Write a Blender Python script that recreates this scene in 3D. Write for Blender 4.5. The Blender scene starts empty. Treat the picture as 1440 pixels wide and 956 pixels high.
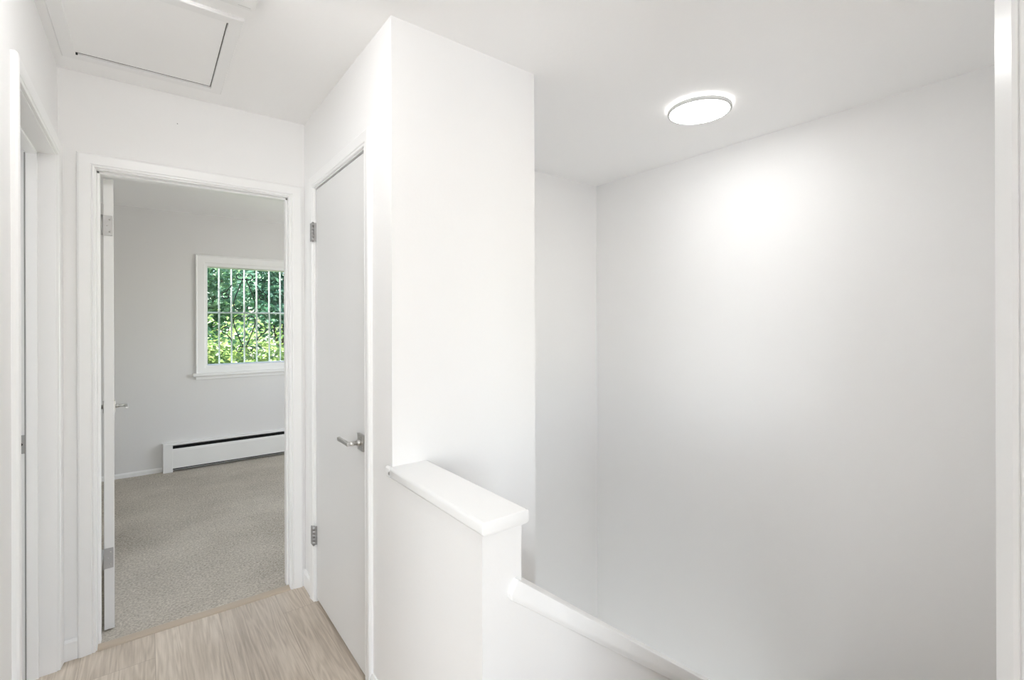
import bpy, bmesh, math, random
from mathutils import Vector, Matrix
random.seed(7)
PI = math.pi
scn = bpy.context.scene
COL = scn.collection

# ------------------------------------------------------------------ camera
FPX, YAW, CYP, CAMH, ROLL = 668.7353, 0.6546, 453.77, 1.3859, 0.003
cam_d = bpy.data.cameras.new('camera')
cam_d.sensor_fit = 'HORIZONTAL'
cam_d.sensor_width = 36.0
cam_d.lens = FPX / 1440 * 36.0
cam_d.shift_y = -(478 - CYP) / 1440
cam_d.clip_start = 0.02
cam = bpy.data.objects.new('camera', cam_d)
COL.objects.link(cam)
R0 = Vector((math.cos(YAW), -math.sin(YAW), 0))
F0 = Vector((math.sin(YAW), math.cos(YAW), 0))
U0 = Vector((0, 0, 1))
Rr = (R0 - ROLL * U0).normalized()
Ur = (U0 + ROLL * R0).normalized()
cam.matrix_world = Matrix(((Rr.x, Ur.x, -F0.x, 0), (Rr.y, Ur.y, -F0.y, 0), (Rr.z, Ur.z, -F0.z, CAMH), (0, 0, 0, 1)))
scn.camera = cam

# ------------------------------------------------------------------ dimensions
H = 2.44
YE = 2.676      # end wall of the hall
XL = -0.289     # left wall of the hall
XR = 0.665      # right wall of the hall, closet wall and half wall
YC = 1.542      # front of the closet block
XC = 1.306      # stair side of the closet block
XS = 2.763      # right wall of the stairwell
YS = 2.523      # back wall of the stairwell
YH = 0.992      # end of the half wall
XH = 0.790      # far side of the half wall
YB = 5.472      # window wall of the bedroom
WT = 0.11

# ------------------------------------------------------------------ materials
def newmat(name):
    m = bpy.data.materials.new(name)
    m.use_nodes = True
    nt = m.node_tree
    return m, nt, nt.nodes['Principled BSDF']

def paint(name, col, rough, spec=0.5, bump=0.0, bscale=60.0, tint=0.0):
    m, nt, b = newmat(name)
    b.inputs['Base Color'].default_value = (*col, 1)
    b.inputs['Roughness'].default_value = rough
    b.inputs['Specular IOR Level'].default_value = spec
    tc = nt.nodes.new('ShaderNodeTexCoord')
    n = nt.nodes.new('ShaderNodeTexNoise')
    n.inputs['Scale'].default_value = bscale
    n.inputs['Detail'].default_value = 4
    nt.links.new(tc.outputs['Object'], n.inputs['Vector'])
    if bump:
        bp = nt.nodes.new('ShaderNodeBump')
        bp.inputs['Strength'].default_value = bump
        bp.inputs['Distance'].default_value = 0.002
        nt.links.new(n.outputs['Fac'], bp.inputs['Height'])
        nt.links.new(bp.outputs['Normal'], b.inputs['Normal'])
    return m

M = {}
M['wall'] = paint('white_wall_paint', (0.870, 0.866, 0.861), 0.6, 0.3, 0.12, 90)
M['ceil'] = paint('white_ceiling_paint', (0.935, 0.933, 0.93), 0.8, 0.2, 0.25, 45)
M['trim'] = paint('white_gloss_trim_paint', (0.88, 0.88, 0.877), 0.3, 0.5)
M['door'] = paint('white_door_paint', (0.745, 0.742, 0.735), 0.35, 0.5)
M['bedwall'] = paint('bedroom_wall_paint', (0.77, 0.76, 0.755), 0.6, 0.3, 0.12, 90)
M['plastic'] = paint('white_plastic', (0.85, 0.85, 0.84), 0.35, 0.5)
M['grille_white'] = paint('white_iron_paint', (0.85, 0.85, 0.85), 0.4, 0.5)
M['iron'] = paint('black_iron', (0.02, 0.02, 0.022), 0.5, 0.4)
M['dark'] = paint('dark_recess', (0.03, 0.03, 0.03), 0.7, 0.2)
M['crack_shade'] = paint('grey_crack_shade', (0.16, 0.155, 0.15), 0.8, 0.2)
M['rebate_shade'] = paint('grey_rebate_shade', (0.32, 0.32, 0.315), 0.7, 0.2)
M['greyrim'] = paint('grey_rim', (0.68, 0.68, 0.67), 0.4, 0.4)
M['bark'] = paint('bark', (0.11, 0.08, 0.055), 0.9, 0.1, 0.6, 12)
M['heater'] = paint('enamelled_heater_white', (0.86, 0.86, 0.85), 0.35, 0.5)

def metal(name, col, rough):
    m, nt, b = newmat(name)
    b.inputs['Base Color'].default_value = (*col, 1)
    b.inputs['Metallic'].default_value = 1
    b.inputs['Roughness'].default_value = rough
    tc = nt.nodes.new('ShaderNodeTexCoord')
    mp = nt.nodes.new('ShaderNodeMapping')
    mp.inputs['Scale'].default_value = (20, 20, 400)
    n = nt.nodes.new('ShaderNodeTexNoise')
    n.inputs['Scale'].default_value = 3
    mr = nt.nodes.new('ShaderNodeMapRange')
    mr.inputs['To Min'].default_value = rough * 0.8
    mr.inputs['To Max'].default_value = rough * 1.3
    nt.links.new(tc.outputs['Object'], mp.inputs['Vector'])
    nt.links.new(mp.outputs['Vector'], n.inputs['Vector'])
    nt.links.new(n.outputs['Fac'], mr.inputs['Value'])
    nt.links.new(mr.outputs['Result'], b.inputs['Roughness'])
    return m
M['nickel'] = metal('satin_nickel', (0.62, 0.61, 0.59), 0.28)
M['hinge'] = metal('satin_steel_hinge', (0.44, 0.435, 0.43), 0.5)
M['alu'] = metal('aluminium_fin', (0.35, 0.35, 0.35), 0.5)

def emis(name, col, strength):
    m, nt, b = newmat(name)
    b.inputs['Base Color'].default_value = (0.8, 0.8, 0.8, 1)
    b.inputs['Emission Color'].default_value = (*col, 1)
    b.inputs['Emission Strength'].default_value = strength
    return m
LW = dict(stair=1.42, hall=1.2, living=0.12, bed=0.74, sky=2.3, well_fill=0.155, study=0.42, living2=0.88, bath=0.50)   # how strongly each light burns
for k_ in ('stair', 'hall'):
    M['lamp_' + k_] = emis('lit_diffuser', {'stair': (1.0, 0.99, 0.978), 'hall': (1.0, 0.995, 0.988)}[k_], 16.0 * LW[k_])
    M['back_' + k_] = emis('lit_back_ring', (1.0, 0.985, 0.965), 4.5 * LW[k_])

def glassmat():
    m = bpy.data.materials.new('window_glass')
    m.use_nodes = True
    nt = m.node_tree
    nt.nodes.clear()
    out = nt.nodes.new('ShaderNodeOutputMaterial')
    mix = nt.nodes.new('ShaderNodeMixShader')
    tr = nt.nodes.new('ShaderNodeBsdfTransparent')
    tr.inputs['Color'].default_value = (0.95, 0.97, 0.96, 1)
    gl = nt.nodes.new('ShaderNodeBsdfGlossy')
    gl.inputs['Roughness'].default_value = 0.02
    fr = nt.nodes.new('ShaderNodeFresnel')
    fr.inputs['IOR'].default_value = 1.3
    nt.links.new(fr.outputs[0], mix.inputs[0])
    nt.links.new(tr.outputs[0], mix.inputs[1])
    nt.links.new(gl.outputs[0], mix.inputs[2])
    nt.links.new(mix.outputs[0], out.inputs[0])
    return m
M['glass'] = glassmat()

def leafmat(name, stops, scale=1.6):
    m = bpy.data.materials.new(name)
    m.use_nodes = True
    nt = m.node_tree
    nt.nodes.clear()
    out = nt.nodes.new('ShaderNodeOutputMaterial')
    tc = nt.nodes.new('ShaderNodeTexCoord')
    n = nt.nodes.new('ShaderNodeTexNoise')
    n.inputs['Scale'].default_value = scale
    n.inputs['Detail'].default_value = 6
    n.inputs['Roughness'].default_value = 0.75
    cr = nt.nodes.new('ShaderNodeValToRGB')
    els = cr.color_ramp.elements
    els[0].position, els[0].color = stops[0][0], (*stops[0][1], 1)
    els[1].position, els[1].color = stops[-1][0], (*stops[-1][1], 1)
    for p, c in stops[1:-1]:
        e = els.new(p)
        e.color = (*c, 1)
    nt.links.new(tc.outputs['Object'], n.inputs['Vector'])
    nt.links.new(n.outputs['Fac'], cr.inputs['Fac'])
    di = nt.nodes.new('ShaderNodeBsdfDiffuse')
    tl = nt.nodes.new('ShaderNodeBsdfTranslucent')
    gl = nt.nodes.new('ShaderNodeBsdfGlossy')
    gl.inputs['Roughness'].default_value = 0.35
    mx = nt.nodes.new('ShaderNodeMixShader')
    mx.inputs[0].default_value = 0.42
    mx2 = nt.nodes.new('ShaderNodeMixShader')
    mx2.inputs[0].default_value = 0.06
    nt.links.new(cr.outputs['Color'], di.inputs['Color'])
    nt.links.new(cr.outputs['Color'], tl.inputs['Color'])
    nt.links.new(di.outputs[0], mx.inputs[1])
    nt.links.new(tl.outputs[0], mx.inputs[2])
    nt.links.new(mx.outputs[0], mx2.inputs[1])
    nt.links.new(gl.outputs[0], mx2.inputs[2])
    nt.links.new(mx2.outputs[0], out.inputs[0])
    return m
M['leaf_yellow'] = leafmat('yellow_green_leaf', [(0.3, (0.07, 0.17, 0.04)), (0.48, (0.24, 0.36, 0.10)), (0.62, (0.46, 0.52, 0.19)), (0.75, (0.62, 0.63, 0.36))], 2.4)
M['leaf_mid'] = leafmat('mid_green_leaf', [(0.3, (0.035, 0.13, 0.055)), (0.5, (0.16, 0.31, 0.15)), (0.7, (0.45, 0.56, 0.33))], 2.2)
M['leaf_blue'] = leafmat('blue_green_leaf', [(0.3, (0.025, 0.10, 0.06)), (0.5, (0.11, 0.26, 0.17)), (0.7, (0.36, 0.52, 0.36))], 1.8)
M['lawn'] = paint('grass_ground', (0.08, 0.16, 0.04), 0.9, 0.1)

def woodfloor():
    m, nt, b = newmat('pale_oak_plank')
    L = nt.links.new
    tc = nt.nodes.new('ShaderNodeTexCoord')
    mp = nt.nodes.new('ShaderNodeMapping')      # planks run along Y
    mp.inputs['Rotation'].default_value = (0, 0, PI / 2)
    mp.inputs['Location'].default_value = (0.64, 0.221, 0)
    L(tc.outputs['Object'], mp.inputs['Vector'])
    br = nt.nodes.new('ShaderNodeTexBrick')
    br.offset = 0.5
    br.offset_frequency = 3
    br.inputs['Color1'].default_value = (0.0, 0.0, 0.0, 1)
    br.inputs['Color2'].default_value = (1, 1, 1, 1)
    br.inputs['Mortar'].default_value = (0.5, 0.5, 0.5, 1)
    br.inputs['Scale'].default_value = 1
    br.inputs['Mortar Size'].default_value = 0.0009
    br.inputs['Mortar Smooth'].default_value = 0.2
    br.inputs['Brick Width'].default_value = 1.22
    br.inputs['Row Height'].default_value = 0.245
    L(mp.outputs['Vector'], br.inputs['Vector'])
    # offset the grain per plank
    vm = nt.nodes.new('ShaderNodeVectorMath')
    vm.operation = 'MULTIPLY_ADD'
    vm.inputs[1].default_value = (3.1, 7.7, 5.3)
    L(br.outputs['Color'], vm.inputs[0])
    L(tc.outputs['Object'], vm.inputs[2])
    m2 = nt.nodes.new('ShaderNodeMapping')
    m2.inputs['Scale'].default_value = (11.0, .75, 1.0)
    L(vm.outputs[0], m2.inputs['Vector'])
    wv = nt.nodes.new('ShaderNodeTexNoise')
    wv.inputs['Scale'].default_value = 1.5
    wv.inputs['Detail'].default_value = 2.0
    wv.inputs['Distortion'].default_value = 0.35
    L(m2.outputs[0], wv.inputs['Vector'])
    # rings out of the smooth field give cathedral grain
    mm = nt.nodes.new('ShaderNodeMath'); mm.operation = 'MULTIPLY'; mm.inputs[1].default_value = 58.0
    L(wv.outputs['Fac'], mm.inputs[0])
    ms = nt.nodes.new('ShaderNodeMath'); ms.operation = 'SINE'
    L(mm.outputs[0], ms.inputs[0])
    m3 = nt.nodes.new('ShaderNodeMapping')
    m3.inputs['Scale'].default_value = (210.0, 9.0, 1.0)
    L(vm.outputs[0], m3.inputs['Vector'])
    fn = nt.nodes.new('ShaderNodeTexNoise')
    fn.inputs['Scale'].default_value = 1.0
    fn.inputs['Detail'].default_value = 5
    L(m3.outputs[0], fn.inputs['Vector'])
    m4 = nt.nodes.new('ShaderNodeMapping')
    m4.inputs['Scale'].default_value = (5.0, 1.3, 1.0)
    L(vm.outputs[0], m4.inputs['Vector'])
    bn = nt.nodes.new('ShaderNodeTexNoise')
    bn.inputs['Scale'].default_value = 1.0
    bn.inputs['Detail'].default_value = 3
    L(m4.outputs[0], bn.inputs['Vector'])
    a1 = nt.nodes.new('ShaderNodeMath'); a1.operation = 'MULTIPLY_ADD'; a1.inputs[1].default_value = 0.07
    fs = nt.nodes.new('ShaderNodeMath'); fs.operation = 'MULTIPLY_ADD'; fs.inputs[1].default_value = 0.4; fs.inputs[2].default_value = 0.30
    L(fn.outputs['Fac'], fs.inputs[0])
    L(ms.outputs[0], a1.inputs[0]); L(fs.outputs[0], a1.inputs[2])
    a2 = nt.nodes.new('ShaderNodeMath'); a2.operation = 'MULTIPLY_ADD'; a2.inputs[1].default_value = 0.55
    L(bn.outputs['Fac'], a2.inputs[0]); L(a1.outputs[0], a2.inputs[2])
    a3 = nt.nodes.new('ShaderNodeMath'); a3.operation = 'MULTIPLY_ADD'; a3.inputs[1].default_value = 0.05
    L(br.outputs['Color'], a3.inputs[0]); L(a2.outputs[0], a3.inputs[2])
    cr = nt.nodes.new('ShaderNodeValToRGB')
    e = cr.color_ramp.elements
    e[0].position, e[0].color = 0.42, (0.30, 0.245, 0.195, 1)
    e[1].position, e[1].color = 1.0, (0.70, 0.62, 0.53, 1)
    k = e.new(0.74); k.color = (0.53, 0.455, 0.375, 1)
    L(a3.outputs[0], cr.inputs['Fac'])
    mixm = nt.nodes.new('ShaderNodeMix'); mixm.data_type = 'RGBA'
    L(br.outputs['Fac'], mixm.inputs[0])
    L(cr.outputs['Color'], mixm.inputs[6])
    mixm.inputs[7].default_value = (0.36, 0.30, 0.24, 1)
    L(mixm.outputs[2], b.inputs['Base Color'])
    b.inputs['Roughness'].default_value = 0.42
    b.inputs['Specular IOR Level'].default_value = 0.4
    return m
M['wood'] = woodfloor()
M['strip'] = paint('oak_strip', (0.50, 0.42, 0.33), 0.45, 0.4, 0.1, 80)

def carpetmat():
    m, nt, b = newmat('grey_beige_carpet')
    L = nt.links.new
    tc = nt.nodes.new('ShaderNodeTexCoord')
    n1 = nt.nodes.new('ShaderNodeTexNoise'); n1.inputs['Scale'].default_value = 95; n1.inputs['Detail'].default_value = 4; n1.inputs['Roughness'].default_value = 0.7
    n2 = nt.nodes.new('ShaderNodeTexNoise'); n2.inputs['Scale'].default_value = 2.2; n2.inputs['Detail'].default_value = 3
    L(tc.outputs['Object'], n1.inputs['Vector']); L(tc.outputs['Object'], n2.inputs['Vector'])
    a = nt.nodes.new('ShaderNodeMath'); a.operation = 'MULTIPLY_ADD'; a.inputs[1].default_value = 0.35
    L(n2.outputs['Fac'], a.inputs[0]); L(n1.outputs['Fac'], a.inputs[2])
    cr = nt.nodes.new('ShaderNodeValToRGB')
    e = cr.color_ramp.elements
    e[0].position, e[0].color = 0.45, (0.29, 0.262, 0.222, 1)
    e[1].position, e[1].color = 0.92, (0.72, 0.67, 0.595, 1)
    L(a.outputs[0], cr.inputs['Fac'])
    L(cr.outputs['Color'], b.inputs['Base Color'])
    b.inputs['Roughness'].default_value = 0.95
    b.inputs['Specular IOR Level'].default_value = 0.1
    bp = nt.nodes.new('ShaderNodeBump'); bp.inputs['Strength'].default_value = 0.7; bp.inputs['Distance'].default_value = 0.006
    L(n1.outputs['Fac'], bp.inputs['Height']); L(bp.outputs['Normal'], b.inputs['Normal'])
    return m
M['carpet'] = carpetmat()

# ------------------------------------------------------------------ mesh helpers
class MB:
    def __init__(self):
        self.bm = bmesh.new()
    def box(self, x0, x1, y0, y1, z0, z1, bev=0.0, seg=2):
        t = bmesh.new()
        bmesh.ops.create_cube(t, size=1)
        for v in t.verts:
            v.co = Vector((x0 + (v.co.x + .5) * (x1 - x0), y0 + (v.co.y + .5) * (y1 - y0), z0 + (v.co.z + .5) * (z1 - z0)))
        if bev:
            bmesh.ops.bevel(t, geom=list(t.edges), offset=bev, segments=seg, profile=0.5, affect='EDGES')
        self._add(t)
        return self
    def _add(self, t):
        me = bpy.data.meshes.new('t')
        t.to_mesh(me); t.free()
        self.bm.from_mesh(me)
        bpy.data.meshes.remove(me)
    def prism(self, pts, fn, a, b, bev=0.0, seg=2):
        """polygon pts (u,v) extruded from a to b; fn(u,v,w)->xyz"""
        t = bmesh.new()
        A = [t.verts.new(fn(u, v, a)) for u, v in pts]
        B = [t.verts.new(fn(u, v, b)) for u, v in pts]
        n = len(pts)
        t.faces.new(A); t.faces.new(B[::-1])
        for i in range(n):
            t.faces.new((A[i], B[i], B[(i + 1) % n], A[(i + 1) % n]))
        bmesh.ops.recalc_face_normals(t, faces=t.faces)
        if bev:
            bmesh.ops.bevel(t, geom=list(t.edges), offset=bev, segments=seg, profile=0.5, affect='EDGES')
        self._add(t)
        return self
    def lathe(self, prof, c=(0, 0, 0), n=48):
        t = bmesh.new()
        rings = []
        for r, z in prof:
            if r < 1e-6:
                rings.append([t.verts.new((c[0], c[1], c[2] + z))])
            else:
                rings.append([t.verts.new((c[0] + r * math.cos(2 * PI * k / n), c[1] + r * math.sin(2 * PI * k / n), c[2] + z)) for k in range(n)])
        for a, b in zip(rings, rings[1:]):
            for k in range(n):
                k2 = (k + 1) % n
                if len(a) == 1 and len(b) == 1: continue
                if len(a) == 1: t.faces.new((a[0], b[k], b[k2]))
                elif len(b) == 1: t.faces.new((a[k], a[k2], b[0]))
                else: t.faces.new((a[k], a[k2], b[k2], b[k]))
        bmesh.ops.recalc_face_normals(t, faces=t.faces)
        for f in t.faces: f.smooth = True
        self._add(t)
        return self
    def tube(self, pts, r, n=8, cap=True, r1=None):
        t = bmesh.new()
        pts = [Vector(p) for p in pts]
        rings = []
        prev = None
        for i, p in enumerate(pts):
            if i == 0: d = pts[1] - p
            elif i == len(pts) - 1: d = p - pts[i - 1]
            else: d = pts[i + 1] - pts[i - 1]
            d.normalize()
            ref = prev if prev is not None else (Vector((0, 0, 1)) if abs(d.z) < .9 else Vector((1, 0, 0)))
            a = d.cross(ref).normalized() if d.cross(ref).length > 1e-6 else d.orthogonal().normalized()
            b = a.cross(d).normalized()
            prev = b
            rr = r if r1 is None else r + (r1 - r) * i / (len(pts) - 1)
            rings.append([t.verts.new(p + rr * (math.cos(2 * PI * k / n) * a + math.sin(2 * PI * k / n) * b)) for k in range(n)])
        for a, b in zip(rings, rings[1:]):
            for k in range(n):
                t.faces.new((a[k], a[(k + 1) % n], b[(k + 1) % n], b[k]))
        if cap:
            t.faces.new(rings[0][::-1]); t.faces.new(rings[-1])
        bmesh.ops.recalc_face_normals(t, faces=t.faces)
        for f in t.faces: f.smooth = True
        self._add(t)
        return self
    def sweep(self, prof, u0, u1, v0, v1, fn, closed=False, smooth=False):
        """mitred casing: prof (offset outward, protrusion) round an opening; fn(u,v,p)->xyz"""
        if closed:
            path = [((u0, v0), (-1, -1)), ((u0, v1), (-1, 1)), ((u1, v1), (1, 1)), ((u1, v0), (1, -1))]
        else:
            path = [((u0, v0), (-1, 0)), ((u0, v1), (-1, 1)), ((u1, v1), (1, 1)), ((u1, v0), (1, 0))]
        t = bmesh.new()
        rows = [[t.verts.new(fn(p[0] + o * d[0], p[1] + o * d[1], q)) for o, q in prof] for p, d in path]
        prs = list(zip(rows, rows[1:])) + ([(rows[-1], rows[0])] if closed else [])
        n = len(prof)
        for a, b in prs:
            for k in range(n):
                k2 = (k + 1) % n
                t.faces.new((a[k], a[k2], b[k2], b[k]))
        if not closed:
            t.faces.new(rows[0][::-1]); t.faces.new(rows[-1])
        bmesh.ops.recalc_face_normals(t, faces=t.faces)
        self._add(t)
        return self
    def out(self, name, mat, parent=None, smooth=None):
        me = bpy.data.meshes.new(name)
        if parent is not None:
            o0 = parent
            base = Vector((0, 0, 0))
            while o0 is not None:
                base += o0.location
                o0 = o0.parent
            bmesh.ops.translate(self.bm, vec=-base, verts=self.bm.verts)
        self.bm.to_mesh(me); self.bm.free()
        me.materials.append(mat)
        o = bpy.data.objects.new(name, me)
        COL.objects.link(o)
        if parent is not None: o.parent = parent
        return o

def tag(o, label, cat, kind=None, group=None):
    o['label'] = label
    o['category'] = cat
    if kind: o['kind'] = kind
    if group: o['group'] = group
    return o
def root(name, loc, label, cat, kind=None, group=None):
    o = bpy.data.objects.new(name, None)
    o.empty_display_size = 0.1
    o.location = loc
    COL.objects.link(o)
    return tag(o, label, cat, kind, group)
def autosmooth(o, ang=35):
    me = o.data
    me.polygons.foreach_set('use_smooth', [True] * len(me.polygons))
    me.set_sharp_from_angle(angle=math.radians(ang))
    return o

# ================================================================== SETTING
S = 'structure'
# floors
tag(MB().box(-3.2, XR + .02, -3.2, YE + .02, -.2, 0).box(XR + .02, 3.0, -3.2, .08, -.2, 0).box(XR+.02, XC, YH, YS, -.2, 0).out('floor', M['wood']),
    'pale oak plank floor of the upstairs hall', 'floor', S)
tag(MB().box(-1.6, 2.5, YE + .026, YB + .2, -.2, .012).out('floor_bedroom', M['carpet']),
    'grey beige carpet covering the bedroom floor beyond the open door', 'carpet', S)
# ceiling
tag(MB().box(-3.4, 3.1, -3.4, YB + .16, H, H + .25).out('ceiling', M['ceil']),
    'flat white ceiling over hall, stairwell and bedroom', 'ceiling', S)

# door openings
B0, B1, BT = -0.17, 0.588, 2.043        # bedroom: jamb faces and head
C0, C1, CT = 1.786, 2.472, 2.055        # closet (along Y)
L0, L1, LT = 1.887, 2.612, 2.06         # left room (along Y)
J = 0.018
# end wall (bedroom side painted greyer by its own object)
tag(MB().box(-1.6, B0 - J, YE, YE + WT, 0, H).box(B1 + J, 2.9, YE, YE + WT, 0, H).box(B0 - J, B1 + J, YE, YE + WT, BT + J, H).out('wall_end', M['wall']),
    'white end wall of the hall around the open bedroom doorway', 'wall', S)
tag(MB().box(XL - WT, XL, L1 + J, YE, 0, H).box(XL - WT, XL, 1.25, L0 - J, 0, H).box(XL - WT, XL, -.9, .68, 0, H).box(XL - WT, XL, .68, 1.25, 2.06, H).box(XL - WT, XL, L0 - J, L1 + J, LT + J, H).out('wall_left', M['wall']),  # nearer opening is unseen, added to let light onto the half wall
    'bright white left wall of the hall', 'wall', S)
# closet block
tag(MB().box(XR, XR + WT, C1 + J, YE, 0, H).box(XR, XR + WT, YC, C0 - J, 0, H).box(XR, XR + WT, C0 - J, C1 + J, CT + J, H)
    .box(XR + WT, XC, YC, YC + WT, 0, H).box(XR, XC, YC, YC + WT, -2.8, 0).box(XC - WT, XC, YC + WT, YS, -2.8, H).out('wall_right', M['wall']),
    'white closet block between hall and stairwell with a tall blank face', 'wall', S)
tag(MB().box(XC - WT, XS, YS, YE, -2.8, H).out('wall_back', M['wall']), 'white back wall of the stairwell', 'wall', S)
tag(MB().box(XS, XS + .12, -.03, YE, -1.6, H).box(XS, XS + .12, -.03, 1.15, -2.8, -1.6).box(XS, XS + .12, 2.35, YE, -2.8, -1.6).out('wall_stairwell', M['wall']), 'tall bare white right wall of the stairwell', 'wall', S)
tag(MB().box(.702, 1.0, -.05, .066, -2.8, H).box(1.85, XS, -.05, .066, -2.8, H).box(1.0, 1.85, -.05, .066, -2.8, .95).box(1.0, 1.85, -.05, .066, 2.2, H).out('wall_near', M['wall']), 'white wall along the near side of the stairs', 'wall', S)  # unseen; its opening is added to let light into the stairwell
# half wall and sloped guard wall
tag(MB().box(XR, XH, YH, YC, -.25, .859).out('wall_half', M['wall']), 'white half wall guarding the stairwell, ending in a square post face', 'half wall', S)
SL = 0.755
def railz(x): return .716 - SL * (x - .766)
tag(MB().prism([(XH, -2.8), (XH, railz(XH) - .045), (XS + .02, railz(XS + .02) - .045), (XS + .02, -2.8)],
               lambda u, v, w: (u, w, v), YH, YH + .12).out('wall_guard', M['wall']),
    'white sloping guard wall descending beside the stairs', 'guard wall', S)
# stairwell floor and steps
tag(MB().box(XR, XS + .05, .05, YE, -2.82, -2.7).out('floor_landing', M['wood']), 'stairwell landing at the bottom of the steps', 'floor', S)
st = root('trim_stairs', (XR + .02, .1, 0), 'flight of steps going down beside the guard wall', 'stairs', S)
for i in range(7):
    x0 = XR + .02 + .25 * i
    MB().box(x0, x0 + .27, .08, YH - .001, -2.7, -.19 * (i + 1), .006).out('step', M['wood'], st)

# caps
def roundprofile(x0, x1, z0, z1, r):
    pts = []
    for cx, cz, a0 in ((x1 - r, z1 - r, 0), (x0 + r, z1 - r, 90), (x0 + r, z0 + r, 180), (x1 - r, z0 + r, 270)):
        for k in range(5):
            a = math.radians(a0 + 22.5 * k)
            pts.append((cx + r * math.cos(a), cz + r * math.sin(a)))
    return pts
cap = MB()
cap.prism(roundprofile(XR - .015, XH + .010, .859, .895, .010), lambda u, v, w: (u, w, v), YH - .0235, YC, .003, 2)
cap.prism(roundprofile(XR - .015, XR, .859, .895, .007), lambda u, v, w: (u, w, v), YC - .01, YC + .022)
autosmooth(tag(cap.out('trim_1', M['trim']), 'rounded white wooden cap board on top of the half wall', 'cap board', S))
e = .766
gr = [(e, railz(e)), (XS, railz(XS)), (XS, railz(XS) - .062), (.800, railz(.800) - .063), (.762, .655), (.746, .668), (.744, .684)]
autosmooth(tag(MB().prism(gr, lambda u, v, w: (u, w, v), YH - .018, YH + .138, .004, 2).out('trim_2', M['trim']), 'sloping white cap rail descending along the guard wall', 'cap rail', S), 40)

# casings
CAS = [(0, 0), (0, .009), (.003, .011), (.007, .011), (.010, .008), (.014, .012), (.036, .0155), (.048, .0165), (.054, .014), (.057, .009), (.057, 0)]
fE = lambda u, v, p: (u, YE - p, v)
fEb = lambda u, v, p: (u, YE + WT + p, v)
fR = lambda u, v, p: (XR - p, u, v)
fL = lambda u, v, p: (XL + p, u, v)
def jambset(name, label, u0, u1, top, fn, fin, depth, stop_at, parentloc, both=None):
    """fin(u,v,w): w = depth into the wall"""
    r = root(name, parentloc, label, 'door frame', S)
    j = MB()
    for a, b in ((u0 - J, u0), (u1, u1 + J)):
        j.prism([(a, 0), (b, 0), (b, top), (a, top)], fin, -.001, depth + .001)
    j.prism([(u0 - J, top), (u1 + J, top), (u1 + J, top + J), (u0 - J, top + J)], fin, -.001, depth + .001)
    j.out('jamb', M['trim'], r)
    s = MB(); t = .010; w0, w1 = stop_at
    for a, b in ((u0, u0 + t), (u1 - t, u1)):
        s.prism([(a, 0), (b, 0), (b, top), (a, top)], fin, w0, w1, .0015, 1)
    s.prism([(u0, top - t), (u1, top - t), (u1, top), (u0, top)], fin, w0, w1, .0015, 1)
    s.out('door_stop', M['trim'], r)
    autosmooth(MB().sweep(CAS, u0 - .005, u1 + .005, 0, top + .005, fn).out('casing', M['trim'], r), 25)
    if both:
        autosmooth(MB().sweep(CAS, u0 - .005, u1 + .005, 0, top + .005, both).out('casing', M['trim'], r), 25)
    return r
f1 = jambset('trim_3', 'white moulded casing and jamb around the open bedroom doorway', B0, B1, BT, fE, lambda u, v, w: (u, YE + w, v), WT, (.028, .070), (.2, YE, 0), fEb)
f2 = jambset('trim_4', 'white casing and jamb around the closed closet door', C0 - .004, C1 + .004, CT, fR, lambda u, v, w: (XR + w, u, v), WT, (.045, .08), (XR, 2.1, 0))
f3 = jambset('trim_5', 'white casing and jamb of the doorway in the left wall', L0, L1, LT, fL, lambda u, v, w: (XL - w, u, v), WT, (.050, .084), (XL, 2.2, 0))
MB().box(XL - .0870, XL - .0840, L1 - .0105, L1 + .001, 0, LT - .01).out('jamb_shade_line', M['rebate_shade'], f3)  # thin grey strip painting in the shadow line of the rebate corner
sp = MB().box(XL - .108, XL - .0875, L1 - .0025, L1 + .001, .885, .957, .001, 1).out('strike_plate', M['hinge'], f3)
sp['label'] = 'satin steel strike plate'
MB().tube([(XL - .099, L1 - .0035, .921), (XL - .099, L1 - .001, .921)], .006, 12).out('latch_hole', M['dark'], sp)

# baseboards
def base_prof(h=.085, t=.012): return [(0, 0), (t, 0), (t, h - .012), (t * .45, h), (0, h)]
bb = MB()
bb.prism(base_prof(), lambda u, v, w: (w, YE - u, v), XL, B0 - .062)
bb.prism(base_prof(), lambda u, v, w: (w, YE - u, v), B1 + .062, XR)
tag(bb.out('baseboard_end', M['trim']), 'short white baseboards either side of the bedroom door casing', 'baseboard', S)
bb = MB()
bb.prism(base_prof(), lambda u, v, w: (XR - u, w, v), C1 + .066, YE)
bb.prism(base_prof(), lambda u, v, w: (XR - u, w, v), YH, C0 - .066)
tag(bb.out('baseboard_right', M['trim']), 'white baseboard under the closet wall and half wall', 'baseboard', S)
bb = MB()
bb.prism(base_prof(), lambda u, v, w: (XL + u, w, v), 1.25, L0 - .062)
tag(bb.out('baseboard_left', M['trim']), 'white baseboard along the left wall', 'baseboard', S)
bb = MB()
bb.prism(base_prof(.045, .01), lambda u, v, w: (w, YB - u, v + .01), -1.5, .108)
tag(bb.out('baseboard_bedroom', M['trim']), 'low white baseboard on the bedroom window wall left of the heater', 'baseboard', S)

# corner casing at the head of the stairs, close on the right of the camera
cc = [(.702, .0865), (.661, .0700), (.6575, .0656), (.6590, .0647), (.6558, .0632), (.6520, .0580), (.6535, .0565), (.6490, .0480), (.6460, .030), (.6460, -.045), (.702, -.045)]
autosmooth(tag(MB().prism(cc, lambda u, v, w: (u, v, w), 0, 2.3).out('trim_6', M['trim']), 'glossy white corner casing at the head of the stairs, close on the right', 'casing', S), 20)

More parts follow.
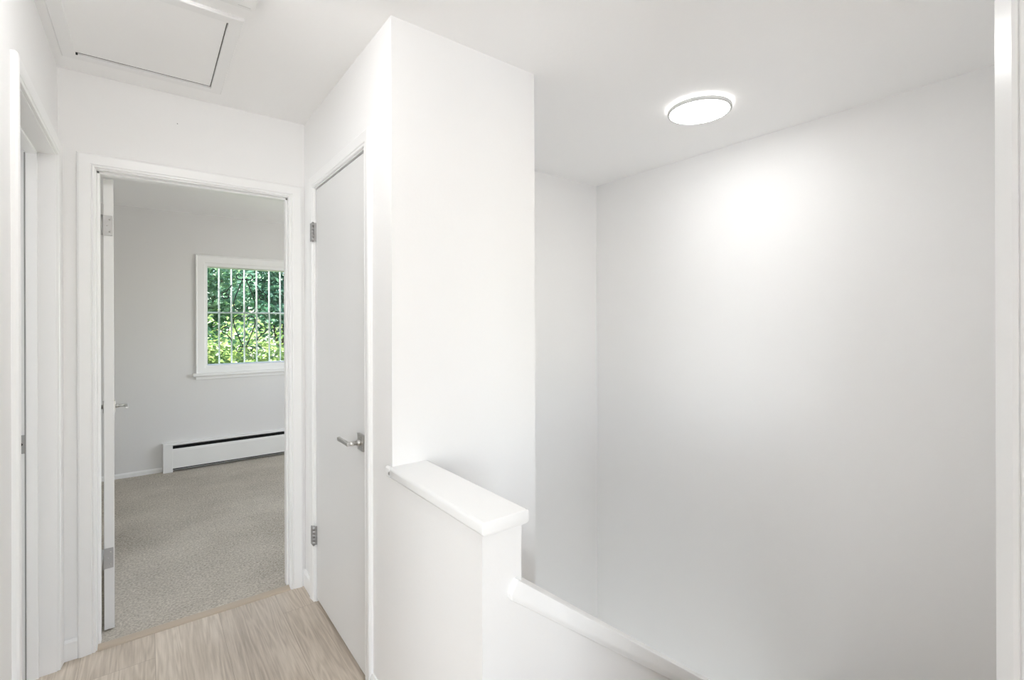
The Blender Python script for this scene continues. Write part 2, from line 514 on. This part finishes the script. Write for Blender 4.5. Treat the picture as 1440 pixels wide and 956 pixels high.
# bedroom shell
W0, W1, WZ0, WZ1 = 0.448, 1.30, .962, 1.962
OW = .03
tag(MB().box(-1.6, W0 - OW, YB, YB + .16, -.2, H).box(W1 + OW, 2.5, YB, YB + .16, -.2, H).box(W0 - OW, W1 + OW, YB, YB + .16, WZ1 + OW, H).box(W0 - OW, W1 + OW, YB, YB + .16, -.2, WZ0 - OW).out('wall_bedroom', M['bedwall']),
    'grey white bedroom wall with the barred window', 'wall', S)
tag(MB().box(-1.7, -1.6, YE, YB + .16, -.2, H).out('wall_bedroom_left', M['bedwall']), 'bedroom side wall behind the open door', 'wall', S)
V0, V1 = 3.05, 4.6
tag(MB().box(2.5, 2.62, YE, V0, -.2, H).box(2.5, 2.62, V1, YB + .16, -.2, H).box(2.5, 2.62, V0, V1, -.2, .8).box(2.5, 2.62, V0, V1, 2.05, H).out('wall_bedroom_right', M['bedwall']), 'bedroom side wall with an unseen opening added for light', 'wall', S)
# room behind the camera and room on the left
tag(MB().box(-3.3, -3.2, -3.3, YE + WT, 0, H).box(-3.2, XL - WT, YE, YE + .05, 0, H).out('wall_far_left', M['wall']), 'outer wall of the room beyond the left doorway', 'wall', S)
tag(MB().box(-3.2, XL - WT, -.9, -.8, 0, H).out('wall_study', M['wall']), 'partition of the room on the left', 'wall', S)
tag(MB().box(-3.2, XL - WT, 1.42, 1.52, 0, H).out('wall_light_block', M['wall']), 'unseen partition added to block light between the left rooms', 'wall', S)  # added out of view to keep the two left light panels apart
tag(MB().box(2.85, 2.97, -3.3, .0, 0, H).out('wall_living_right', M['wall']), 'side wall of the room behind the viewer', 'wall', S)
lw = MB()
for a, b in ((-3.2, -2.2), (-.3, .1), (2.0, 2.95)): lw.box(a, b, -3.3, -3.2, 0, H)
for a, b in ((-2.2, -.3), (.1, 2.0)): lw.box(a, b, -3.3, -3.2, 0, .6).box(a, b, -3.3, -3.2, 2.15, H)
tag(lw.out('wall_living', M['wall']), 'wall with two wide windows behind the viewer', 'wall', S)

# ---------------------------------------------------------------- window_1
w1 = root('window_1', ((W0 + W1) / 2, YB, WZ0), 'white framed bedroom window with leafy view', 'window', S)
WCAS = [(0, -.02), (0, .008), (.008, .012), (.060, .016), (.070, .024), (.076, .022), (.076, 0)]
fB = lambda u, v, p: (u, YB - p, v)
autosmooth(MB().sweep(WCAS, W0 - .002, W1 + .002, WZ0 - .004, WZ1 + .014, fB, True).out('window_frame', M['trim'], w1), 25)
sf = MB()
SY0, SY1 = YB + .035, YB + .075
sf.sweep([(-.012, 0), (-.012, .06), (-.004, .10), (.028, .10), (.028, 0)], W0 + .012, W1 - .012, WZ0 + .012, WZ1 - .012, lambda u, v, p: (u, YB + .11 - p, v), True)
sf.out('sash', M['trim'], w1)
MB().box(W0 - .105, W1 + .105, YB - .045, YB + .02, WZ0 - .082, WZ0 - .052, .006).box(W0 - .08, W1 + .08, YB - .014, YB, WZ0 - .115, WZ0 - .082, .004).out('window_sill', M['trim'], w1)
MB().box(W0, W1, YB + .060, YB + .064, WZ0, WZ1).out('pane', M['glass'], w1)

# ---------------------------------------------------------------- bedroom door
DW, DH, DT = .752, 2.032, .036
piv = Vector((-.1185, 2.794, 0))
d1 = root('door_1', piv, 'white flush bedroom door standing open, seen edge on', 'door', S)
def local(o): return o
# built in place along +Y from the hinge edge (leaf on the -X side of the pivot), then turned
MB().box(piv.x - DT, piv.x, piv.y, piv.y + DW, .018, DH + .004, .0015, 1).out('door_leaf', M['door'], d1)
def lever(side, face_x, yc, zc, parent, towards):
    """square rosette on a face normal to X, lever pointing along Y"""
    s = side
    rz = MB().box(min(face_x, face_x + s * .009), max(face_x, face_x + s * .009), yc - .032, yc + .032, zc - .032, zc + .032, .0012, 1).out('door_handle', M['nickel'], parent)
    rz['label'] = 'satin nickel lever handle on a square rosette'
    nk = MB()
    nk.tube([(face_x + s * .007, yc, zc), (face_x + s * .022, yc, zc)], .0115, 20)
    nk.tube([(face_x + s * .020, yc, zc), (face_x + s * .060, yc, zc)], .0085, 20)
    lv = MB()
    base = Vector((face_x + s * .056, yc, zc))
    lv.box(base.x - .0065, base.x + .0065, min(yc - towards * .010, yc + towards * .118), max(yc - towards * .010, yc + towards * .118), zc - .0072, zc + .0072, .003, 3)
    nk.out('lever_neck', M['nickel'], rz)
    lv.out('lever', M['nickel'], rz)
yh = piv.y + DW - .062
lever(1, piv.x, yh, .925, d1, -1)
lever(-1, piv.x - DT, yh, .925, d1, -1)
for z0 in (.292, 1.782):
    hb = MB()
    hb.box(piv.x - DT + .003, piv.x - .004, piv.y - .0025, piv.y + .001, z0, z0 + .09, .0008, 1)
    hb.tube([(piv.x - DT - .007, piv.y - .004, z0), (piv.x - DT - .007, piv.y - .004, z0 + .09)], .0065, 12)
    hb.box(piv.x - DT - .010, piv.x - DT + .004, piv.y - .0035, piv.y - .001, z0, z0 + .09)
    hg = hb.out('hinge', M['hinge'], d1)
    hg['label'] = 'satin steel butt hinge'
    sc = MB()
    for dz, dx in ((.018, -.014), (.045, -.022), (.072, -.014)):
        sc.tube([(piv.x + dx, piv.y - .0035, z0 + dz), (piv.x + dx, piv.y - .002, z0 + dz)], .003, 10)
    sc.out('screw', M['nickel'], hg)
d1.rotation_euler = (0, 0, math.radians(2.7))

# ---------------------------------------------------------------- closet door
d2 = root('door_2', (XR, C1, 0), 'closed white flush closet door with square nickel lever', 'door', S)
MB().box(XR + .004, XR + .040, C0, C1 - .001, .016, CT - .006, .0015, 1).out('door_leaf', M['door'], d2)
lever(-1, XR + .004, 1.838, .920, d2, 1)
MB().box(XR + .001, XR + .006, C0 - .003, C0 + .003, .895, .945).out('latch', M['hinge'], d2)
for z0 in (.285, 1.795):
    hb = MB()
    for k in range(5):
        hb.tube([(XR - .010, C1 + .004, z0 + .018 * k + .0005), (XR - .010, C1 + .004, z0 + .018 * k + .0175)], .0068, 14)
    hb.tube([(XR - .010, C1 + .004, z0 - .004), (XR - .010, C1 + .004, z0 + .094)], .0045, 12)
    hb.box(XR - .006, XR + .006, C1 - .001, C1 + .003, z0, z0 + .09)
    hb.box(XR - .0175, XR - .012, C1 + .002, C1 + .030, z0, z0 + .09, .001, 1)
    h2 = hb.out('hinge', M['hinge'], d2)
    h2['label'] = 'satin steel butt hinge'

# ================================================================== THINGS
# ---- stairwell ceiling light
def ceiling_light(x, y, label, k_):
    r = root('ceiling_light', (x, y, H), label, 'ceiling light')
    R = .147
    MB().lathe([(0, 0), (.105, 0), (.105, -.012), (0, -.012)], (x, y, H)).out('base', M['plastic'], r)
    MB().lathe([(.105, -.0115), (R - .012, -.0115), (R - .012, -.0135), (.105, -.0135)], (x, y, H)).out('back_ring', M['back_' + k_], r)
    MB().lathe([(R - .015, -.012), (R - .002, -.012), (R, -.014), (R, -.0285), (R - .002, -.0305), (R - .008, -.0305), (R - .010, -.0285), (R - .010, -.014), (R - .015, -.014), (R - .015, -.012)], (x, y, H), 96).out('rim', M['greyrim'], r)
    MB().lathe([(0, -.016), (R - .0105, -.016), (R - .0105, -.0275), (R - .014, -.0285), (0, -.029)], (x, y, H), 96).out('diffuser', M['lamp_' + k_], r)
    return r
ceiling_light(2.145, 1.286, 'round flush ceiling light, lit, over the stairwell', 'stair')
hl = root('ceiling_light', (.13, 1.38, H), 'unseen dome ceiling light, added to brighten the hall', 'ceiling light')  # out of view; dome shape added to throw light on the upper walls
MB().lathe([(0, 0), (.155, 0), (.155, -.014), (.148, -.018), (0, -.018)], (.13, 1.38, H)).out('base', M['plastic'], hl)
MB().lathe([(.143, -.016)] + [(.143 * math.cos(a * PI / 24), -.018 - .085 * math.sin(a * PI / 24)) for a in range(12)] + [(0, -.103)], (.13, 1.38, H)).out('added_dome', M['lamp_hall'], hl)

# ---- attic hatch
hx0, hx1, hy0, hy1 = -.2175, .2265, 1.912, 2.490
ah = root('attic_hatch', ((hx0 + hx1) / 2, (hy0 + hy1) / 2, H), 'white framed attic hatch in the hall ceiling', 'attic hatch')
HF = [(0, 0), (0, .009), (.002, .0105), (.040, .0105), (.044, .007), (.044, 0)]
autosmooth(MB().sweep(HF, hx0, hx1, hy0, hy1, lambda u, v, p: (u, v, H - p), True).out('hatch_frame', M['trim'], ah), 25)
MB().box(hx0, hx1 - .0035, hy0, hy1 - .012, H - .0045, H - .0005).out('hatch_panel', M['ceil'], ah)
MB().box(hx0, hx1, hy0, hy1, H - .0012, H - .0002).out('hatch_crack_shade', M['crack_shade'], ah)  # grey sheet painting in the shade between panel and frame
MB().box(hx0 + .001, hx0 + .007, hy1 - .008, hy1 - .003, H - .012, H - .004, .001, 1).out('hatch_clip', M['dark'], ah)

# ---- smoke alarm
sx, sy = .213, 1.685
sa = root('smoke_alarm', (sx, sy, H), 'square white smoke alarm on the ceiling beside the attic hatch', 'smoke alarm')
def rsq(hw, r, z):
    pts = []
    for cx, cy, a0 in ((hw - r, hw - r, 0), (-hw + r, hw - r, 90), (-hw + r, -hw + r, 180), (hw - r, -hw + r, 270)):
        for k in range(6):
            a = math.radians(a0 + 18 * k)
            pts.append((cx + r * math.cos(a), cy + r * math.sin(a)))
    return pts
b_ = MB()
b_.prism(rsq(.069, .016, 0), lambda u, v, w: (sx + u, sy + v, H - w), 0, .034, .004, 2)
autosmooth(b_.out('alarm_body', M['plastic'], sa), 30)
g = MB()
for k in range(3):
    rr = .010 + .010 * k
    g.lathe([(rr, -.0335), (rr + .005, -.0335), (rr + .005, -.0365), (rr, -.0365), (rr, -.0335)], (sx, sy, H), 32)
for k in range(8):
    a = PI / 4 * k
    g.tube([(sx + .008 * math.cos(a), sy + .008 * math.sin(a), H - .035), (sx + .034 * math.cos(a), sy + .034 * math.sin(a), H - .035)], .0016, 6)
g.out('grille', M['plastic'], sa)
MB().lathe([(0, -.033), (.036, -.033), (.036, -.0343), (0, -.0343)], (sx, sy, H), 32).out('grille_recess', M['greyrim'], sa)
MB().box(sx + .020, sx + .056, sy + .050, sy + .054, H - .0345, H - .0335).out('label_slot', M['greyrim'], sa)

# ---- baseboard heater
hz0, hx = .012, .112
bh = root('baseboard_heater', (hx, YB, hz0), 'long white baseboard heater below the bedroom window', 'heater')
hr = 2.45
hp = lambda u, v, w: (w, YB - u, hz0 + v)
MB().box(hx, hx + .074, YB - .072, YB, hz0, hz0 + .262, .003).out('end_cap', M['heater'], bh)
MB().prism([(0, .0), (.004, 0), (.004, .232), (.052, .252), (.054, .250), (.056, .246), (.060, .247), (.058, .256), (.0, .262)], hp, hx + .07, hr).out('back_plate', M['heater'], bh)
MB().prism([(.060, .034), (.070, .034), (.070, .190), (.066, .212), (.061, .214), (.064, .190), (.064, .038), (.060, .038)], hp, hx + .072, hr).out('front_panel', M['heater'], bh)
fins = MB()
for k in range(150):
    x = hx + .20 + k * .014
    fins.box(x, x + .0015, YB - .055, YB - .012, hz0 + .06, hz0 + .16)
fins.tube([(hx + .03, YB - .034, hz0 + .11), (hr, YB - .034, hz0 + .11)], .011, 10)
fins.out('heating_element', M['alu'], bh)
MB().prism([(.004, .01), (.0055, .01), (.0055, .23), (.004, .23)], hp, hx + .074, hr).out('inner_shroud', M['dark'], bh)

# ---- threshold strip
ts = MB().prism([(-.006, 0), (-.004, .006), (.002, .009), (.026, .0125), (.030, .0125), (.034, 0)], lambda u, v, w: (w, YE - .005 + u, v), B0, B1)
tag(ts.out('threshold_strip', M['strip']), 'pale oak threshold strip between plank floor and carpet in the bedroom doorway', 'threshold')

# ---- small marks above the bedroom door
def onwall(px, py):
    a, b = px - 720, py - CYP
    a, b = a - ROLL * b, b + ROLL * a
    d = F0 + R0 * (a / FPX) + U0 * (-b / FPX)
    return Vector((0, 0, CAMH)) + d * (YE / d.y)
p_ = onwall(249.5, 174)
tag(MB().tube([(p_.x, YE - .0015, p_.z), (p_.x, YE + .002, p_.z)], .0022, 8).out('nail', M['hinge']), 'tiny grey nail head high on the end wall above the bedroom doorway', 'nail')

# ---- security grille outside the bedroom window
GY = YB + .20
GS = 1.0 + .20 / YB
gx = [.456, .563, .669, .782, .894, 1.010, 1.115, 1.226, 1.335]
gx = [x * GS + .0 for x in gx]
gc = gx[3]
gz = 1.497
wg = root('window_grille', (gc, GY, gz), 'white iron security bars with black scrollwork outside the bedroom window', 'window grille')
for x in [gx[0] - .115] + gx:
    MB().tube([(x, GY, .86), (x, GY, 2.09)], .0078, 14).out('bar', M['grille_white'], wg)
for z in (.875, gz, 2.075):
    MB().tube([(gx[0] - .16, GY, z), (gx[-1] + .06, GY, z)], .0085, 14).out('rail', M['grille_white'], wg)
for sxx in (-1, 1):
    for k in (0, 1):
        MB().box((gx[0] - .16 if sxx < 0 else gx[-1] + .05) - .004, (gx[0] - .16 if sxx < 0 else gx[-1] + .05) + .004, YB + .158, GY + .005, (.875, 2.075)[k] - .012, (.875, 2.075)[k] + .012).out('bracket', M['grille_white'], wg)
def spiral(cx, cz, r0, r1, a0, a1, n=26):
    return [(cx + (r0 + (r1 - r0) * t / n) * math.cos(a0 + (a1 - a0) * t / n), cz + (r0 + (r1 - r0) * t / n) * math.sin(a0 + (a1 - a0) * t / n)) for t in range(n + 1)]
def chain(*parts):
    o = []
    for p in parts: o += p
    return o
def smooth2(pts, it=2):
    for _ in range(it):
        q = [pts[0]]
        for a, b in zip(pts, pts[1:]):
            q += [(a[0] * .75 + b[0] * .25, a[1] * .75 + b[1] * .25), (a[0] * .25 + b[0] * .75, a[1] * .25 + b[1] * .75)]
        pts = q + [pts[-1]]
    return pts
GYS = GY - .014
for sxn in (-1, 1):
    for szn in (-1, 1):
        # lyre: curl by the mid rail, out to the neighbouring bar, diagonal in to the centre bar, curl outward at the tip
        inner = spiral(.048, .055, .008, .034, math.radians(250), math.radians(-90 - 190 + 0), 22)
        inner = spiral(.046, .056, .010, .032, math.radians(-200), math.radians(150 - 0), 26)
        body = [(.060, .028), (.088, .045), (.100, .075), (.098, .115), (.075, .190), (.045, .275), (.016, .345)]
        inn = [(.036, .072), (.046, .078), (.055, .070), (.054, .056), (.043, .048), (.030, .052), (.024, .066), (.030, .040), ]
        inn = spiral(.047, .060, .011, .030, math.radians(60), math.radians(60 + 210 + 20), 22)
        tip = spiral(.046, .385, .040, .012, math.radians(215), math.radians(215 + 330), 26)
        p = chain(inn, body, tip)
        p = smooth2(p, 1)
        MB().tube([(gc + sxn * x, GYS, gz + szn * z) for x, z in p], .0055, 6).out('scroll', M['iron'], wg)['label'] = 'black iron scroll'
        c = chain(spiral(.166, .175, .014, .046, math.radians(60), math.radians(60 + 400), 34)[::1], [(.150, .238), (.128, .262), (.118, .290)])
        MB().tube([(gc + sxn * x, GYS, gz + szn * z) for x, z in c], .0055, 6).out('scroll', M['iron'], wg)['label'] = 'black iron scroll'

# ---- trees outside the bedroom window
tag(MB().box(-30, 30, YB + .16, 45, -2.95, -2.75).out('ground', M['lawn']), 'grass ground below the bedroom window', 'ground', S)
def tree(name, label, cat, x, y, z0, rx, ry, zc, rz, n, size, mat, seed, clumps=60, branches=7):
    rnd = random.Random(seed)
    r = root(name, (x, y, z0), label, cat)
    tr = MB()
    top = zc + rz * .3
    pts = [(x + .12 * math.sin(k * 1.3 + seed), y + .1 * math.cos(k * 1.7 + seed), z0 + (top - z0) * k / 6) for k in range(7)]
    tr.tube(pts, .13, 9, True, .04)
    tr.out('trunk', M['bark'], r)
    brm = MB()
    cl = []
    for k in range(clumps):
        while True:
            p = Vector((rnd.uniform(-1, 1), rnd.uniform(-1, 1), rnd.uniform(-1, 1)))
            if p.length <= 1: break
        p = p * (0.55 + .45 * rnd.random()) if p.length > .5 else p
        cl.append(Vector((x + p.x * rx, y + p.y * ry, zc + p.z * rz)))
    for k in range(branches):
        c = cl[k]
        s = Vector(pts[3 + k % 3])
        mid = s.lerp(c, .5) + Vector((0, 0, .15))
        brm.tube([s, s.lerp(mid, .6), mid, mid.lerp(c, .55), c], .045, 6, True, .012)
    brm.out('branch', M['bark'], r)
    V, Fc = [], []
    for i in range(n):
        c = cl[rnd.randrange(len(cl))]
        s = .34 * max(rx, rz) ** .5
        p = c + Vector((rnd.gauss(0, s * .5), rnd.gauss(0, s * .5), rnd.gauss(0, s * .36)))
        a = rnd.uniform(0, 2 * PI)
        d = Vector((math.cos(a), math.sin(a), rnd.uniform(-.9, .35))).normalized()
        up = Vector((rnd.gauss(0, .45), rnd.gauss(0, .45) - .35, 1)).normalized()
        w = d.cross(up)
        if w.length < 1e-3: continue
        w.normalize()
        nn = w.cross(d).normalized()
        l = size * rnd.uniform(.7, 1.35)
        hw = l * rnd.uniform(.24, .36)
        b = len(V)
        V += [p, p + d * l * .45 + w * hw + nn * hw * .35, p + d * l - nn * l * .12, p + d * l * .45 - w * hw + nn * hw * .35, p + d * l * .45]
        Fc += [(b, b + 4, b + 1), (b + 1, b + 4, b + 2), (b, b + 3, b + 4), (b + 3, b + 2, b + 4)]
    base = r.location
    me = bpy.data.meshes.new('foliage')
    me.from_pydata([v - base for v in V], [], Fc)
    me.materials.append(mat)
    o = bpy.data.objects.new('foliage', me)
    COL.objects.link(o)
    o.parent = r
    return r
tree('leafy_tree', 'yellow green leafy tree nearest the bedroom window, filling its lower half', 'tree', 1.25, 8.3, -2.75, 1.8, .7, .45, 1.05, 8000, .095, M['leaf_yellow'], 3, 80)
tree('leafy_tree', 'mid green tree behind the pale one, on the left of the bedroom window view', 'tree', .3, 10.9, -2.75, 1.5, .8, 1.9, 1.6, 6000, .12, M['leaf_mid'], 5, 60)
tree('leafy_tree', 'blue green tree in the upper right of the bedroom window view', 'tree', 2.9, 13.4, -2.75, 1.9, .9, 2.4, 1.7, 7000, .14, M['leaf_blue'], 8, 70)
tree('leafy_tree', 'dark blue green tree standing furthest back behind the others', 'tree', 1.8, 17.2, -2.75, 4.6, 1.4, 1.8, 3.6, 9000, .22, M['leaf_blue'], 11, 120)

# ================================================================== LIGHT
def area(name, loc, rot, sx_, sy_, power, col=(1, 1, 1)):
    l = bpy.data.lights.new(name, 'AREA')
    l.shape = 'RECTANGLE'
    l.size, l.size_y = sx_, sy_
    l.energy = power
    l.color = col
    o = bpy.data.objects.new(name, l)
    o.location = loc
    o.rotation_euler = rot
    COL.objects.link(o)
    return o
DAY = (0.908, 0.955, 1.0)
BED = (1.0, 0.978, 0.945)
# daylight panels added at the unseen windows behind the viewer and in the bedroom
area('daylight_fill', (-1.25, -3.24, 1.38), (PI / 2 + .35, 0, 0), 1.85, 1.5, 100 * LW['living2'], DAY)
area('daylight_fill', (1.05, -3.24, 1.38), (PI / 2 + .35, 0, 0), 1.85, 1.5, 100 * LW['living'], DAY)
area('daylight_fill', (2.56, (V0 + V1) / 2, 1.42), (0, PI / 2, 0), 1.2, 1.65, 30 * LW['bed'], BED)
# panels added in the unseen left rooms to brighten the hall
area('daylight_fill', (-3.15, 2.15, 1.45), (0, -PI / 2, 0), 1.3, .8, 50 * LW['study'], DAY)
area('daylight_fill', (-3.15, .35, 1.45), (0, -PI / 2, 0), 1.3, 1.6, 60 * LW['bath'], DAY)
# and an added low panel, lighting the stairwell from below
area('daylight_fill', (XS + .06, 1.75, -2.15), (0, PI / 2, 0), .9, 1.15, 80 * LW['well_fill'], DAY)
sun = bpy.data.lights.new('sun', 'SUN')
sun.energy = 9.0 * LW['sky']
sun.angle = math.radians(1.0)
sun.color = (1.0, 0.96, 0.88)
so = bpy.data.objects.new('sun', sun)
so.rotation_euler = Vector((.62, -.06, -.78)).to_track_quat('-Z', 'Y').to_euler()
so.location = (2, -4, 8)
COL.objects.link(so)

w = bpy.data.worlds.new('sky')
scn.world = w
w.use_nodes = True
nt = w.node_tree
bg = nt.nodes['Background']
sky = nt.nodes.new('ShaderNodeTexSky')
sky.sky_type = 'NISHITA'
sky.sun_disc = False
sky.sun_elevation = math.radians(52)
sky.sun_rotation = math.radians(200)
nt.links.new(sky.outputs[0], bg.inputs['Color'])
bg.inputs['Strength'].default_value = 0.22 * LW['sky']

vs = scn.view_settings
vs.view_transform = 'Standard'
vs.look = 'None'
vs.gamma = 1
vs.exposure = 0.16
vs.use_curve_mapping = False
scn.cycles.use_denoising = True
scn.cycles.max_bounces = 14
scn.cycles.diffuse_bounces = 10
scn.cycles.caustics_reflective = False
scn.cycles.caustics_refractive = False
scn.cycles.sample_clamp_indirect = 8.0
